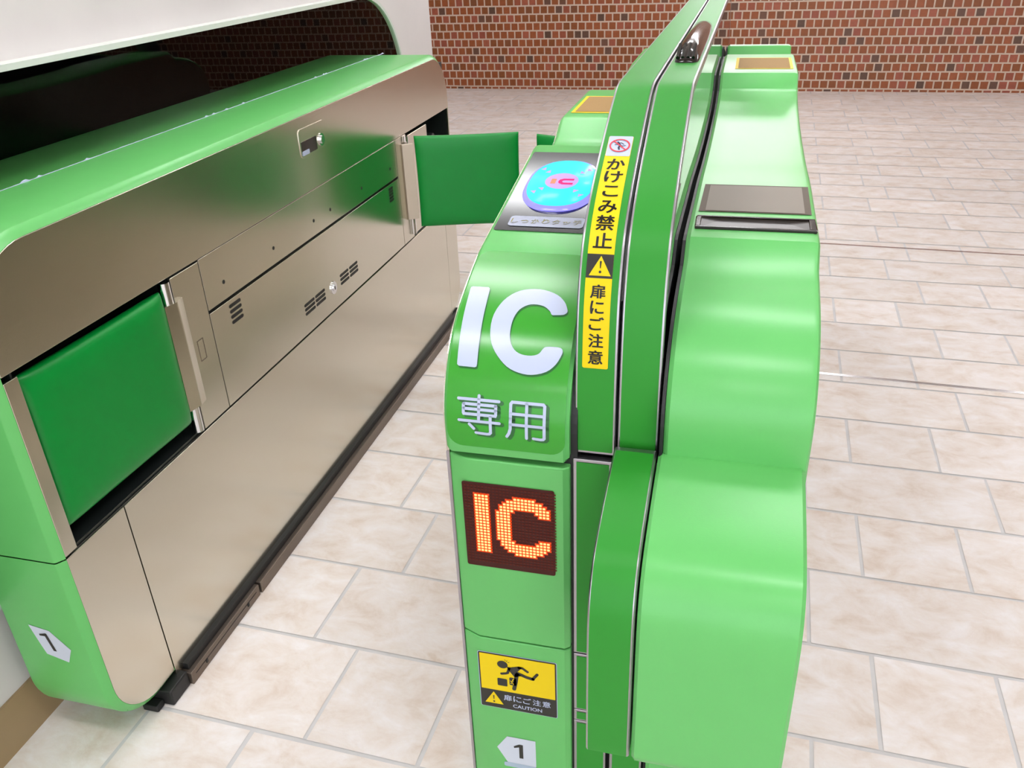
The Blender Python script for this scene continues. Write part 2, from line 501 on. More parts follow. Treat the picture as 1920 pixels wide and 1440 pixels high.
def build_floor():
    bm = NB(); x0, x1, y0, y1 = -7.5, 5.2, -4.2, 9.4
    vs = [bm.verts.new(p) for p in ((x0, y0, -.0015), (x1, y0, -.0015), (x1, y1, -.0015), (x0, y1, -.0015))]
    f = bm.faces.new(vs); f.material_index = 1
    lay = bm.loops.layers.color.new('tone')
    th = math.radians(-1.75); ca, sa = math.cos(th), math.sin(th)
    P = .770; RH = .2712; g = .0046
    rnd = random.Random(3)
    ly = bm.faces.layers.int.new('dummy')
    k = -22
    for r in range(-22, 32):
        ya = 2.395+RH*r; yb = ya+RH
        offs = (.345, .602) if r % 2 == 0 else (.722-.77, .979-.77)
        xs = sorted([o+P*i for i in range(-14, 12) for o in offs])
        for xa, xb in zip(xs, xs[1:]):
            t = rnd.random(); jit = [rnd.uniform(-.0012, .0012) for _ in range(4)]
            pts = [(xa+g+jit[0], ya+g+jit[1]), (xb-g+jit[2], ya+g+jit[3]), (xb-g+jit[1], yb-g+jit[0]), (xa+g+jit[3], yb-g+jit[2])]
            pp = [(x*ca-y*sa, x*sa+y*ca) for x, y in pts]
            if any(x < x0 or x > x1 or y < y0 or y > y1 for x, y in pp): continue
            v = [bm.verts.new((x, y, 0)) for x, y in pp]
            fc = bm.faces.new(v); fc.material_index = 0
            for lp in fc.loops: lp[lay] = (t, rnd.random() if False else t*.37 % 1, t*7.1 % 1, 1)
    me = bpy.data.meshes.new('floor'); bm.to_mesh(me); bm.free()
    o = bpy.data.objects.new('floor', me); COL.objects.link(o)
    me.materials.append(M_TILE); me.materials.append(M_GROUT)
    tag(o, kind='structure')
build_floor()

def struct(name, a, b, m, bevel=0): return tag(box(name, a, b, m, bevel=bevel), kind='structure')

bw = struct('wall_back', (-7.5, YW, 0), (5.2, YW+.2, 2.9), M_BRICK); bw.rotation_euler.z = -math.radians(1.2)
WIN = rrect(-1.2, 3.40, .35, 1.312, (.35, .1, .1, .3), 16)
def side_wall():
    bm = NB()
    bx(bm, (-7.5, -4.2, 0), (-2.3, 3.86, 2.9)); bx(bm, (-2.3, 3.5, 0), (XWL-.004, 3.86, 2.9))
    outer = [(3.86, 2.9), (-4.2, 2.9), (-4.2, 0), (3.86, 0)]
    for x in (XWL, XWL-.004):
        O_ = [bm.verts.new((x, y, z)) for y, z in outer]; I_ = [bm.verts.new((x, y, z)) for y, z in WIN]
        ed = [bm.edges.new((L_[i], L_[(i+1) % len(L_)])) for L_ in (O_, I_) for i in range(len(L_))]
        bmesh.ops.triangle_fill(bm, edges=ed, use_beauty=True)
        if x == XWL: F_ = O_
        else:
            for i in range(4): bm.faces.new((F_[i], F_[(i+1) % 4], O_[(i+1) % 4], O_[i]))
    o = obj('wall_left', bm, M_WALL, smooth=False); tag(o, kind='structure')
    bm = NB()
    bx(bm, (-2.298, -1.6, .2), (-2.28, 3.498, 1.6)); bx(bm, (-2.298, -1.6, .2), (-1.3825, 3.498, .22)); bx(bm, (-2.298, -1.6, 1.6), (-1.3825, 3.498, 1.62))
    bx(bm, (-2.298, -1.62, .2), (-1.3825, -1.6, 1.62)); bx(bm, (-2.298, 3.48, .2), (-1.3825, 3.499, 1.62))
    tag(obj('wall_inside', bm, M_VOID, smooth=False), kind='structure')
side_wall()
struct('wall_right', (5.2, -4.2, 0), (5.4, 9.3, 2.9), M_WALL)
struct('wall_near', (XWL, -4.4, 2.65), (5.2, -4.2, 2.9), M_WALL)   # open entrance towards the daylight below this beam
struct('wall_far_left', (-7.7, 3.86, 0), (-7.5, 9.4, 2.9), M_WALL)
struct('ceiling', (-7.7, -4.4, 2.9), (5.4, 9.4, 3.0), M_CEIL)
struct('baseboard_left', (XWL-.001, -4.2, 0), (XWL+.006, 3.86, .122), M_BASE)
for i, (ya, yb) in enumerate(((4.497, 4.427), (2.999, 2.960))):
    bm = NB()
    for off in (-.0045, .0045):
        xa, xb = .0, 5.1; s_ = (yb-ya)/(1.0)
        A = [(xa, ya+off), (xb, ya+off-.045*xb)]
        v = []
        for x, y in A:
            for dy, z in ((-.003, 0), (-.003, .0022), (.003, .0022), (.003, 0)): v.append(bm.verts.new((x, y+dy, z)))
        for q in ((0, 1, 5, 4), (1, 2, 6, 5), (2, 3, 7, 6), (0, 3, 2, 1), (4, 5, 6, 7)): bm.faces.new([v[j] for j in q])
    tag(obj('trim_%d' % (i+1), bm, M_CHROME), kind='structure')

# dark window with rounded corners in the side wall
XG = -1.342
wo = WIN
wi = offset_poly(wo, .012)
bm = NB()
for x in (XWL-.001, XG+.004):
    pass
A = [bm.verts.new((XWL, y, z)) for y, z in wo]; B = [bm.verts.new((XG+.006, y, z)) for y, z in wo]
C_ = [bm.verts.new((XG+.006, y, z)) for y, z in wi]; D = [bm.verts.new((XG-.01, y, z)) for y, z in wi]
n = len(wo)
for i in range(n):
    j = (i+1) % n
    bm.faces.new((A[i], A[j], B[j], B[i])); bm.faces.new((B[i], B[j], C_[j], C_[i])); bm.faces.new((C_[i], C_[j], D[j], D[i]))
win = obj('window_1', bm, M_FRAME); tag(win, kind='structure')
bm = NB(); w2 = offset_poly(wo, .0118); w3 = offset_poly(wo, .0090)
S_ = [[bm.verts.new((x, y, z)) for y, z in P_] for x, P_ in ((XG-.001, w2), (-1.384, w2), (-1.384, w3), (XG-.001, w3))]
for A_, B_ in zip(S_, S_[1:]):
    for i in range(n): bm.faces.new((A_[i], A_[(i+1) % n], B_[(i+1) % n], B_[i]))
obj('dark_sleeve', bm, M_VOID, win, smooth=False)  # added black sleeve, darkens the frame depth seen through the pane
obj('window_pane', prism_x(NB(), offset_poly(wo, .0115), XG-.0005, XG), M_TINT, win, smooth=False)

# ceiling lamps (above the picture): rows of flush rectangular fixtures
LAMPS = [(-.65, -2.9, 'nearest the near wall'), (.9, -1.6, 'second from the near wall'),
         (-1.05, .15, 'close beside the side wall over the near end of its gate'), (.55, .15, 'over the near end of the free-standing gate'),
         (-1.05, 1.95, 'close beside the side wall over the middle of its gate'), (.55, 1.95, 'over the middle of the free-standing gate'),
         (-1.05, 3.7, 'close beside the side wall past its gate'), (.55, 3.9, 'over the far end of the free-standing gate'),
         (-3.4, 6.4, 'left one of the two before the brick wall'),
         (-.3, 6.4, 'right one of the two before the brick wall')]
proto = None
if True:
    for x, y, where in LAMPS:
        if proto is None:
            r = empty('ceiling_light', (x, y, 2.9))
            bm = NB()
            for a, b in (((-.5, -.15, -.05), (-.47, .15, 0)), ((.47, -.15, -.05), (.5, .15, 0)), ((-.47, -.15, -.05), (.47, -.12, 0)), ((-.47, .12, -.05), (.47, .15, 0))):
                bx(bm, [a[0]+x, a[1]+y, a[2]+2.9], [b[0]+x, b[1]+y, b[2]+2.9])
            h = obj('housing', bm, M_LAMPBODY, r, smooth=False)
            dfz = box('diffuser', (x-.47, y-.12, 2.86), (x+.47, y+.12, 2.899), M_LAMPON, r, smooth=False)
            proto = (r, h, dfz); o = r
        else:
            o = proto[0].copy(); COL.objects.link(o); o.location = (x, y, 2.9)
            for ch in proto[1:]:
                c = ch.copy(); COL.objects.link(c); c.parent = o
        tag(o, 'flush white ceiling light, '+where, 'ceiling light', 'flush ceiling lights')

# wall lights along the top of the brick wall (above the picture)
M_WALLON = mat('wall_light_diffuser', (255, 255, 255), .5, emit=(.98, .98, 1), estr=12.5)
names = ['left', 'middle', 'right']
wl = None
for i, x in enumerate((-5.1, .35, 4.0)):
    y = YW-.05-math.tan(math.radians(1.2))*x-.12
    if wl is None:
        r = empty('wall_light', (x, y, 2.6))
        h = box('housing', (x-.97, y+.02, 2.41), (x+.97, y+.09, 2.79), M_LAMPBODY, r, smooth=False)
        d_ = box('diffuser', (x-.95, y-.03, 2.43), (x+.95, y+.018, 2.77), M_WALLON, r, smooth=False)
        wl = (r, h, d_); o = r
    else:
        o = wl[0].copy(); COL.objects.link(o); o.location = (x, y, 2.6)
        for ch in wl[1:]:
            c = ch.copy(); COL.objects.link(c); c.parent = o
    tag(o, 'long white wall light above the brick wall, %s of the three' % names[i], 'wall light', 'wall lights above the bricks')

# ================================================================== LEFT TICKET GATE
def left_gate():
    R = empty('ticket_gate', (-1.23, 2.1, 0))
    tag(R, 'green-topped stainless steel ticket gate standing against the wall below the dark window', 'ticket gate')
    Y0, Y1, Z0, Z1 = .952, 3.312, .042, 1.100
    rad = (.17, .145, .135, .13)
    full = rrect(Y0, Y1, Z0, Z1, rad, 12)
    def ins(d): return offset_poly(full, d)
    def insw(d):   # drawn in at the ends only, the top stays level up to the wall
        return [(a[0], b[1] if b[1] > Z1-.02 else a[1]) for a, b in zip(ins(d), full)]
    def shell(name, lo, hi, parent):
        bm = NB()
        loft_x(bm, [(-1.339, insw(.042)), (-1.316, insw(.002)), (-1.311, full), (-1.144, full), (-1.1405, ins(.0015)), (-1.1312, ins(.0142)), (-1.1300, ins(.0160)), (-1.1335, ins(.0185)), (-1.30, ins(.020))], cap=False)
        for zc, keep_above in ((lo, True), (hi, False)):
            if zc is None: continue
            g = bm.verts[:]+bm.edges[:]+bm.faces[:]
            bmesh.ops.bisect_plane(bm, geom=g, plane_co=(0, 0, zc), plane_no=(0, 0, 1), clear_inner=keep_above, clear_outer=not keep_above)
            ed = [e for e in bm.edges if e.is_boundary and abs(e.verts[0].co.z-zc) < 1e-5 and abs(e.verts[1].co.z-zc) < 1e-5]
        return obj(name, bm, M_PAINT, parent, angle=50)
    shell('upper_cover', .5125, None, R)
    lower = shell('lower_cover', None, .5095, R)
    bm = NB(); rear = clip(full, 1, .42, 'gt')
    loft_x(bm, [(-1.545, offset_poly(rear, .004)), (-1.541, rear), (-1.3445, rear)])
    obj('rear_cover', bm, M_PAINT, R, angle=50)['label'] = 'back half of the gate seen through the dark window'
    bm = NB(); rs = random.Random(5); prev = None
    for k in range(240):
        y = 1.10+k*.0088; h = .0003+.0008*rs.random()+(.0032 if rs.random() < .06 else 0)
        v = [bm.verts.new(p) for p in ((-1.3415, y, 1.0990), (-1.3415, y, 1.1000+h), (-1.3395, y, 1.1000+h*.7), (-1.3385, y, 1.0990))]
        if prev:
            for i in range(3): bm.faces.new((prev[i], prev[i+1], v[i+1], v[i]))
        prev = v
    obj('sealant_bead', bm, M_WHITE, R, smooth=False)
    box('body_core', (-1.33, .985, .508), (-1.14, 3.28, .514), M_BLACK, R, smooth=False)
    # steel skin
    sk = offset_poly(full, .0165)
    XS = -1.129; XB = -1.137
    def plate(name, poly, m=M_STEEL, x0=XB, x1=XS, bev=.0012, parent=R):
        return obj(name, prism_x(NB(), poly, x0, x1), m, parent, bevel=bev, segs=2)
    def rc(y0, y1, z0, z1): return [(y0, z0), (y1, z0), (y1, z1), (y0, z1)]
    plate('fascia_panel', clip(sk, 1, .886, 'gt'))
    plate('end_strip', clip(clip(sk, 1, .8745, 'lt'), 1, .5155, 'gt') and rc(Y0+.0165, .999, .5155, .8745))
    plate('end_strip', rc(3.285, Y1-.0165, .5155, .884))
    plate('lower_panel', clip(clip(sk, 1, .5105, 'lt'), 0, 1.1325, 'lt'))
    plate('lower_panel', rc(1.1355, 3.161, .040, .5105))
    plate('lower_panel', clip(clip(sk, 1, .5105, 'lt'), 0, 3.163, 'gt'))
    post = plate('hinge_panel', rc(1.430, 1.5335, .5155, .881))
    # faint square catch on the hinge panel
    bm = NB()
    for a, b in (((1.470, .668), (1.4925, .6695)), ((1.470, .7165), (1.4925, .718)), ((1.470, .668), (1.4712, .718)), ((1.4913, .668), (1.4925, .718))):
        bx(bm, (XS, a[0], a[1]), (XS+.0006, b[0], b[1]))
    obj('catch_outline', bm, M_PLINTH, post, smooth=False)
    mid = plate('access_panel', rc(1.5365, 2.716, .763, .8845))
    low = plate('access_panel', rc(1.5365, 2.716, .5155, .755))
    plate('hinge_panel', rc(2.718, 2.818, .5155, .8845))
    # backing, with two pits for the flaps
    bm = NB()
    cells = [((.990, 3.282), (.884, 1.058)), ((.990, 3.282), (.088, .5165)), ((1.428, 2.82), (.5165, .884)), ((3.284, 3.29), (.5165, .884))]
    for (a, b), (c, d) in cells: bx(bm, (-1.15, a, c), (-1.1385, b, d))
    for (a, b) in ((.998, 1.43), (2.818, 3.286)):
        bx(bm, (-1.26, a, .514), (-1.255, b, .886))
        bx(bm, (-1.26, a, .510), (-1.139, b, .5150)); bx(bm, (-1.26, a, .885), (-1.139, b, .889))
        bx(bm, (-1.26, a-.004, .514), (-1.139, a, .886)); bx(bm, (-1.26, b, .514), (-1.139, b+.004, .886))
    obj('inner_frame', bm, M_DARK, R, smooth=False)
    # details in the far pit
    bm = NB(); bx(bm, (-1.20, 2.83, .516), (-1.135, 3.05, .872)); obj('inner_bracket', bm, M_STEEL, R, bevel=.003)
    bm = NB(); cyl(bm, (-1.16, 3.10, .81), (-1.13, 3.10, .81), .018); obj('stop_buffer', bm, M_BLACK, R)
    # screw holes
    for y in (1.612, 1.849, 2.079, 2.186, 2.414, 2.653):
        bm = NB(); cyl(bm, (XS-.003, y, .804), (XS+.0006, y, .804), .0048, 14)
        obj('screw', bm, M_BLACK, mid)
    # louvre slots
    def vent(ys, zs, w, parent):
        bm = NB()
        for y in ys:
            for z in zs:
                prism_x(bm, rrect(y, y+w, z-.0042, z+.0042, .004, 4), XS-.004, XS+.0006)
        obj('vent', bm, M_BLACK, parent, smooth=False)
    vent((1.613,), (.740, .7265, .713, .6995), .050, low)
    vent((2.622,), (.741, .731, .721, .711, .701), .036, low)
    vent((1.955, 2.022), (.598, .5855, .573), .060, low)
    vent((2.188, 2.256), (.598, .5855, .573), .060, low)
    bm = NB(); cyl(bm, (XS, 2.136, .582), (XS+.003, 2.136, .582), .019, 28); cyl(bm, (XS+.003, 2.136, .582), (XS+.006, 2.136, .582), .010, 20)
    lk = obj('lock', bm, M_CHROME, low)
    box('keyhole', (XS+.0055, 2.1345, .577), (XS+.0068, 2.1375, .587), M_BLACK, lk)
    # key switch plate in the fascia
    bm = NB(); prism_x(bm, rrect(2.062, 2.214, .978, 1.053, .012, 5), XS-.002, XS+.0022)
    kp = obj('switch_plate', bm, M_STEEL, R, bevel=.001, segs=2)
    obj('switch_window', prism_x(NB(), rrect(2.070, 2.158, .984, 1.020, .003, 3), XS, XS+.0030), M_SMOKE, kp, smooth=False)
    obj('switch_card', prism_x(NB(), rrect(2.070, 2.108, .984, .996, .002, 3), XS, XS+.0042), M_WHITE, kp, smooth=False)
    bm = NB(); cyl(bm, (XS, 2.185, 1.004), (XS+.005, 2.185, 1.004), .017, 28); cyl(bm, (XS+.005, 2.185, 1.004), (XS+.009, 2.185, 1.004), .011, 24)
    obj('key_switch', bm, M_CHROME, kp)
    # near flap, folded into its pit
    near = pillow('flap_door', (-1.150, 1.006, .552), (.012, .390, 0), (0, 0, .312), .040, M_VINYL, R)
    bm = NB()
    plan = [(-1.134, 1.388), (-1.1262, 1.390), (-1.1190, 1.4195), (-1.1185, 1.4235), (-1.1195, 1.4270), (-1.1225, 1.4480), (-1.1270, 1.4490), (-1.130, 1.449)]
    A = [bm.verts.new((x, y, .583)) for x, y in plan]; B = [bm.verts.new((x, y, .833)) for x, y in plan]
    bm.faces.new(A[::-1]); bm.faces.new(B)
    for i in range(len(plan)): bm.faces.new((A[i], A[(i+1) % 8], B[(i+1) % 8], B[i]))
    obj('hinge_plate', bm, M_STEEL, near, angle=30)
    bm = NB(); cyl(bm, (-1.134, 1.412, .522), (-1.134, 1.412, .880), .0125)
    obj('hinge_tube', bm, M_CHROME, near)
    # far flap, swung out across the aisle
    far = pillow('flap_door', (-1.092, 2.800, .560), (.350, .094, 0), (0, 0, .322), .036, M_VINYL, R)
    bm = NB()
    v0 = Vector((-1.128, 2.772, 0)); v1 = Vector((-1.097, 2.796, 0))
    dd = (v1-v0).normalized(); nn_ = Vector((dd.y, -dd.x, 0))*.005
    for (z0, z1) in ((.592, .858),):
        q = [v0-nn_, v1-nn_, v1+nn_, v0+nn_]
        A = [bm.verts.new((p.x, p.y, z0)) for p in q]; B = [bm.verts.new((p.x, p.y, z1)) for p in q]
        bm.faces.new(A[::-1]); bm.faces.new(B)
        for i in range(4): bm.faces.new((A[i], A[(i+1) % 4], B[(i+1) % 4], B[i]))
    obj('hinge_plate', bm, M_PLATE, far, bevel=.0015)
    bm = NB(); cyl(bm, (-1.126, 2.806, .530), (-1.126, 2.806, .880), .011); obj('hinge_tube', bm, M_CHROME, far)
    # number plate on the end face
    fr = Plane((0, Y0, 0), (1, 0, 0), (0, 0, 1))
    s = Sheet().poly([(-1.262, .3405), (-1.2165, .3325), (-1.180, .2895), (-1.196, .2530), (-1.2435, .2665), (-1.250, .29)])
    st = s.lay('number_sticker', fr, .0008, M_GREY, lower)
    st['label'] = 'pale grey arrow-shaped sticker with a black 1'
    Sheet().poly([(-1.243, .3205), (-1.2345, .3225), (-1.2290, .3245), (-1.2255, .3245), (-1.2160, .2790), (-1.2230, .2790), (-1.2310, .3165), (-1.2430, .3160)]).lay('numeral', fr, .0014, M_INK, st)
    # plinth
    box('plinth', (-1.33, 1.462, 0), (-1.102, 3.25, .034), M_PLINTH, R, bevel=.002)
    pl = box('plinth', (-1.33, 1.150, 0), (-1.104, 1.455, .034), M_PLINTH, R, bevel=.002)
    bm = NB()
    bx(bm, (-1.104, 1.165, .0205), (-1.1032, 1.44, .0215)); bx(bm, (-1.104, 1.205, .012), (-1.1022, 1.211, .021)); bx(bm, (-1.104, 1.395, .012), (-1.1022, 1.401, .021))
    obj('plinth_seam', bm, M_BLACK, pl, smooth=False)
    box('rubber_skirt', (-1.30, 1.16, .034), (-1.116, 3.24, .052), M_BLACK, R, smooth=False)
    bm = NB(); bx(bm, (-1.19, 1.085, .0), (-1.112, 1.150, .042)); bx(bm, (-1.175, 1.060, .0), (-1.135, 1.085, .018))
    obj('adjustable_foot', bm, M_BLACK, R, bevel=.004)
    return R
left_gate()

# ================================================================== CENTRE TICKET GATE
YC2 = 4.46   # mirror sum: the far half is the near half turned round
PLn = [(.945, .85), (.944, .915), (.964, .97), (1.003, 1.017), (1.051, 1.046), (1.131, 1.077), (1.20, 1.094), (1.52, 1.152)]
PLs = smooth_profile(PLn, 4, keep=(6,))
PRn = [(.945, .889), (.945, .955), (.975, 1.010), (1.03, 1.048), (1.10, 1.068), (1.155, 1.0775), (1.189, 1.1035), (1.21, 1.1055), (1.49, 1.104), (1.70, 1.094), (1.95, 1.090), (2.20, 1.098), (2.325, 1.120)]
PRs = smooth_profile(PRn, 4, keep=(4, 5, 6, 7))
back_L = [(1.535, 1.149), (1.547, 1.120), (1.66, 1.118), (1.705, 1.126), (1.755, 1.152), (1.775, 1.1555), (2.07, 1.1555), (2.098, 1.1525)]
def turn(P): return [(YC2-y, z) for y, z in P][::-1]
top_L = PLs+back_L+turn(PRs)
top_R = PRs+turn(back_L)+turn(PLs)
PP = [(.965, .865), (.966, .95), (.972, 1.03), (.984, 1.09), (1.012, 1.145), (1.05, 1.18), (1.105, 1.212), (1.20, 1.255), (1.275, 1.284), (1.31, 1.2925), (1.36, 1.294)]
PPs = smooth_profile(PP, 4)
PB = [(.945, .889), (.90, .881), (.84, .867), (.79, .851), (.764, .832), (.747, .803), (.740, .765), (.738, .70), (.738, .575), (.742, .551), (.754, .537), (.775, .533)]

def centre_gate():
    R = empty('ticket_gate', (-.12, 2.23, 0))
    tag(R, 'free-standing green ticket gate with card reader, arched centre and red lit display', 'ticket gate')
    XL0, XL1, XR0, XR1 = -.362, -.187, -.0625, .119
    YE = YC2-.945
    # ---------- left cabinet
    def station(xs, poly):
        return [(xs[0], offset_poly(poly, xs[4])), (xs[1], poly), (xs[2], poly), (xs[3], offset_poly(poly, xs[5]))]
    covL = top_L[:]; covL = [(y, z) for y, z in covL]
    polyL = covL+[(YE, .862), (.9475, .862)][:2]
    polyL = [p for p in top_L if p[1] > .8585]
    polyL = polyL+[(YE+.0, .8585), (.945, .8585)]
    bm = NB()
    st = [(XL0, offset_poly(polyL, .0065)), (XL0+.004, offset_poly(polyL, .002)), (XL0+.0085, polyL), (XL1-.0075, polyL), (XL1, offset_poly(polyL, .006))]
    loft_x(bm, st)
    top = obj('upper_cover', bm, M_PAINT, R, angle=28)
    for (z0, z1, nm) in ((.5125, .8480, 'middle_cover'), (.045, .5095, 'lower_cover')):
        bm = NB()
        pts = [(XL0, .957), (XL0+.029, .945), (XL1-.0085, .945), (XL1, .952), (XL1, YE-.01), (XL1-.01, YE), (XL0+.01, YE), (XL0, YE-.01)]
        A = [bm.verts.new((x, y, z0)) for x, y in pts]; B = [bm.verts.new((x, y, z1)) for x, y in pts]
        bm.faces.new(A[::-1]); bm.faces.new(B)
        for i in range(8): bm.faces.new((A[i], A[(i+1) % 8], B[(i+1) % 8], B[i]))
        o = obj(nm, bm, M_PAINT, R, bevel=.0025, angle=25)
        if nm == 'middle_cover': midc = o
        else: lowc = o
    bm = NB(); prism_x(bm, offset_poly(polyL[:-2]+[(YE, .03), (.945, .03)], .016), XL0+.008, -.178)
    core_l = obj('body_core', bm, M_BLACK, R, smooth=False)
    box('body_core', (-.178, .985, .03), (-.066, YE-.04, .94), M_BLACK, R, smooth=False)
    # steel side skin towards the aisle
    sp = [(y, z) for y, z in top_L if z > .9]
    side = offset_poly(sp+[(YE, .06), (.95, .06)], .012)
    bm = NB(); prism_x(bm, side, XL0-.0035, XL0+.0005); obj('side_panel', bm, M_STEEL, R, smooth=False)
    bm = NB(); prism_x(bm, [(.955, .05), (.962, .05), (.962, .85), (.955, .85)], XL0-.0040, XL0+.0002); obj('side_trim', bm, M_EDGE, R, smooth=False)
    # aisle flap of this gate
    fl = pillow('flap_door', (-.372, 2.775, .560), (-.300, .100, 0), (0, 0, .320), .036, M_VINYL, R)
    bm = NB(); cyl(bm, (-.372, 2.785, .53), (-.372, 2.785, .88), .010); obj('hinge_tube', bm, M_CHROME, fl)
    # ---------- IC sticker
    pl = Profile(PLs)
    sh = Sheet().rect(-.3565, -.1915, .021, .3435, .021)
    icp = sh.lay('ic_sticker', pl, .0006, M_STK, top)
    icp['label'] = 'leaf green film with large white IC lettering'
    Ipts = [(-.3480, .2630), (-.3250, .2632), (-.3228, .2610), (-.3221, .2570), (-.3172, .1405), (-.3176, .1370), (-.3200, .1358), (-.3425, .1362), (-.3450, .1382), (-.3454, .1420), (-.3506, .2580), (-.3503, .2615)]
    Cc = [(-.2075, .2235), (-.2110, .2212), (-.2215, .2198), (-.2262, .2202), (-.2300, .2262), (-.2386, .2336), (-.2505, .2364), (-.2619, .2345), (-.2722, .2253), (-.2775, .2098), (-.2784, .1905), (-.2757, .1755), (-.2685, .1640), (-.2578, .1584), (-.2443, .1576), (-.2346, .1610), (-.2295, .1686), (-.2250, .1714), (-.2130, .1720), (-.2062, .1712), (-.2032, .1680), (-.2036, .1620), (-.2098, .1486), (-.2217, .1376), (-.2410, .1321), (-.2591, .1337), (-.2757, .1404), (-.2905, .1540), (-.3010, .1700), (-.3062, .1900), (-.3060, .2150), (-.2980, .2395), (-.2840, .2565), (-.2655, .2645), (-.2446, .2643), (-.2246, .2563), (-.2125, .2440), (-.2068, .2320), (-.2058, .2265)]
    def sm(pts, n=3):
        q = []
        m_ = len(pts)
        for i in range(m_):
            p0, p1, p2, p3 = pts[i-1], pts[i], pts[(i+1) % m_], pts[(i+2) % m_]
            for k in range(n):
                t = k/n
                q.append(tuple(.5*((2*p1[j])+(-p0[j]+p2[j])*t+(2*p0[j]-5*p1[j]+4*p2[j]-p3[j])*t*t+(-p0[j]+3*p1[j]-3*p2[j]+p3[j])*t**3) for j in (0, 1)))
        return q
    def mv(pts, du, dv): return [(a+du, b+dv) for a, b in pts]
    # strokes of the two kanji below
    sen = [[(-.3393, .0928), (-.2825, .0928)], [(-.3105, .0985), (-.3105, .0655)], [(-.3318, .0862), (-.2868, .0862)], [(-.3322, .0795), (-.2866, .0795)],
           [(-.3316, .0862), (-.3322, .0850), (-.3322, .0735), (-.3316, .0722), (-.2872, .0722), (-.2866, .0735), (-.2866, .0850), (-.2872, .0862)],
           [(-.3385, .0624), (-.2815, .0624)], [(-.2942, .0700), (-.2942, .0470), (-.2962, .0448), (-.3000, .0444), (-.3150, .0452)], [(-.3240, .0575), (-.3178, .0512)]]
    you = [[(-.2660, .0700), (-.2660, .0915), (-.2640, .0940), (-.2215, .0940), (-.2196, .0918), (-.2196, .0465), (-.2212, .0446), (-.2245, .0441), (-.2345, .0447)],
           [(-.2660, .0720), (-.2664, .0560), (-.2684, .0490), (-.2714, .0440)], [(-.2440, .0936), (-.2440, .0440)], [(-.2660, .0780), (-.2196, .0780)], [(-.2660, .0628), (-.2200, .0628)]]
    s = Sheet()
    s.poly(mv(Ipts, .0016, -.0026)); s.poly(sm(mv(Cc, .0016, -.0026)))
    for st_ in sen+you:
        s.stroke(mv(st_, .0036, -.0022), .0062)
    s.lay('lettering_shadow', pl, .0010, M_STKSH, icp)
    Sheet().poly(Ipts).poly(sm(Cc)).lay('lettering', pl, .0016, M_WHITE, icp)
    s = Sheet()
    for st_ in sen+you: s.stroke(st_, .0042)
    s.lay('kanji_lettering', pl, .0016, M_WHITE, icp)
    # ---------- card reader
    a, b = PLn[6], PLn[7]; L_ = math.hypot(b[0]-a[0], b[1]-a[1])
    rd = Plane((0, a[0], a[1]), (1, 0, 0), (0, (b[0]-a[0])/L_, (b[1]-a[1])/L_))
    rp = Sheet().rect(-.3535, -.2015, .004, .293, .004).lay('card_reader', rd, .0012, M_GLOSSBLK, top)
    rp['label'] = 'black glossy card reader with glowing cyan touch area'
    cx, cv = -.2765, .1595
    def sup(a_, b_, e, n=64):
        out = []
        for i in range(n):
            t = 2*math.pi*i/n; c, s_ = math.cos(t), math.sin(t)
            out.append((cx+a_*math.copysign(abs(c)**(2/e), c), cv+b_*math.copysign(abs(s_)**(2/e), s_)))
        return out
    def dome(name, a_, b_, e, h0, h1, m, inset):
        bm = NB(); P0 = sup(a_, b_, e); P1 = sup(a_-inset, b_-inset, e)
        A = [bm.verts.new(rd.at(u, v, h0)) for u, v in P0]; B = [bm.verts.new(rd.at(u, v, h1)) for u, v in P1]
        n_ = len(P0)
        for i in range(n_): bm.faces.new((A[i], A[(i+1) % n_], B[(i+1) % n_], B[i]))
        bm.faces.new(B)
        return obj(name, bm, m, rp, angle=60)
    dome('light_ring', .0625, .0905, 2.35, .0010, .0075, M_BLUE, .0045)
    tp = dome('touch_area', .0565, .0845, 2.35, .0060, .0095, M_CYAN, .0030)
    Sheet().disc((cx-.0005, .1602), .0275, .0292).lay('touch_mark', rd, .0102, M_LILAC, tp)
    s = Sheet().rect(-.2945, -.2860, .1485, .1665, .001); s.lay('touch_letter', rd, .0107, M_ORNG, tp)
    s = Sheet().stroke([(-.2570, .1650), (-.2735, .1650), (-.2780, .1620), (-.2790, .1576), (-.2780, .1530), (-.2735, .1500), (-.2570, .1500)], .0064, cap=False)
    s.lay('touch_letter', rd, .0107, M_PINK, tp)
    for (u, v, fx, fy) in ((-.3165, .205, 1, 1), (-.3065, .1945, 1, 1), (-.2370, .205, -1, 1), (-.2475, .1945, -1, 1), (-.3165, .1175, 1, -1), (-.3060, .1295, 1, -1), (-.2370, .1100, -1, -1), (-.2475, .1250, -1, -1)):
        Sheet().poly([(u-.0045*fx, v-.0035*fy), (u+.0045*fx, v-.0052*fy), (u+.0035*fx, v+.0056*fy)]).lay('arrow_mark', rd, .0102, M_LILAC, tp)
    lb = Sheet().rect(-.3350, -.2180, .0175, .0500, .0065).lay('reader_label', rd, .0020, M_LABEL, rp)
    for k, ch in enumerate('しっかりタッチ'):
        Sheet().text(ch, -.3268+.01635*k, .0338+(.0 if ch not in 'っッ' else -.002), .0155 if ch not in 'っッ' else .0105, .0125, bold=.035).lay('label_text', rd, .0024, M_LABELYEL, lb)
        Sheet().text(ch, -.3268+.01635*k, .0338+(.0 if ch not in 'っッ' else -.002), .0150 if ch not in 'っッ' else .0100, .0120, bold=-.004).lay('label_text', rd, .0028, M_LABEL, lb)
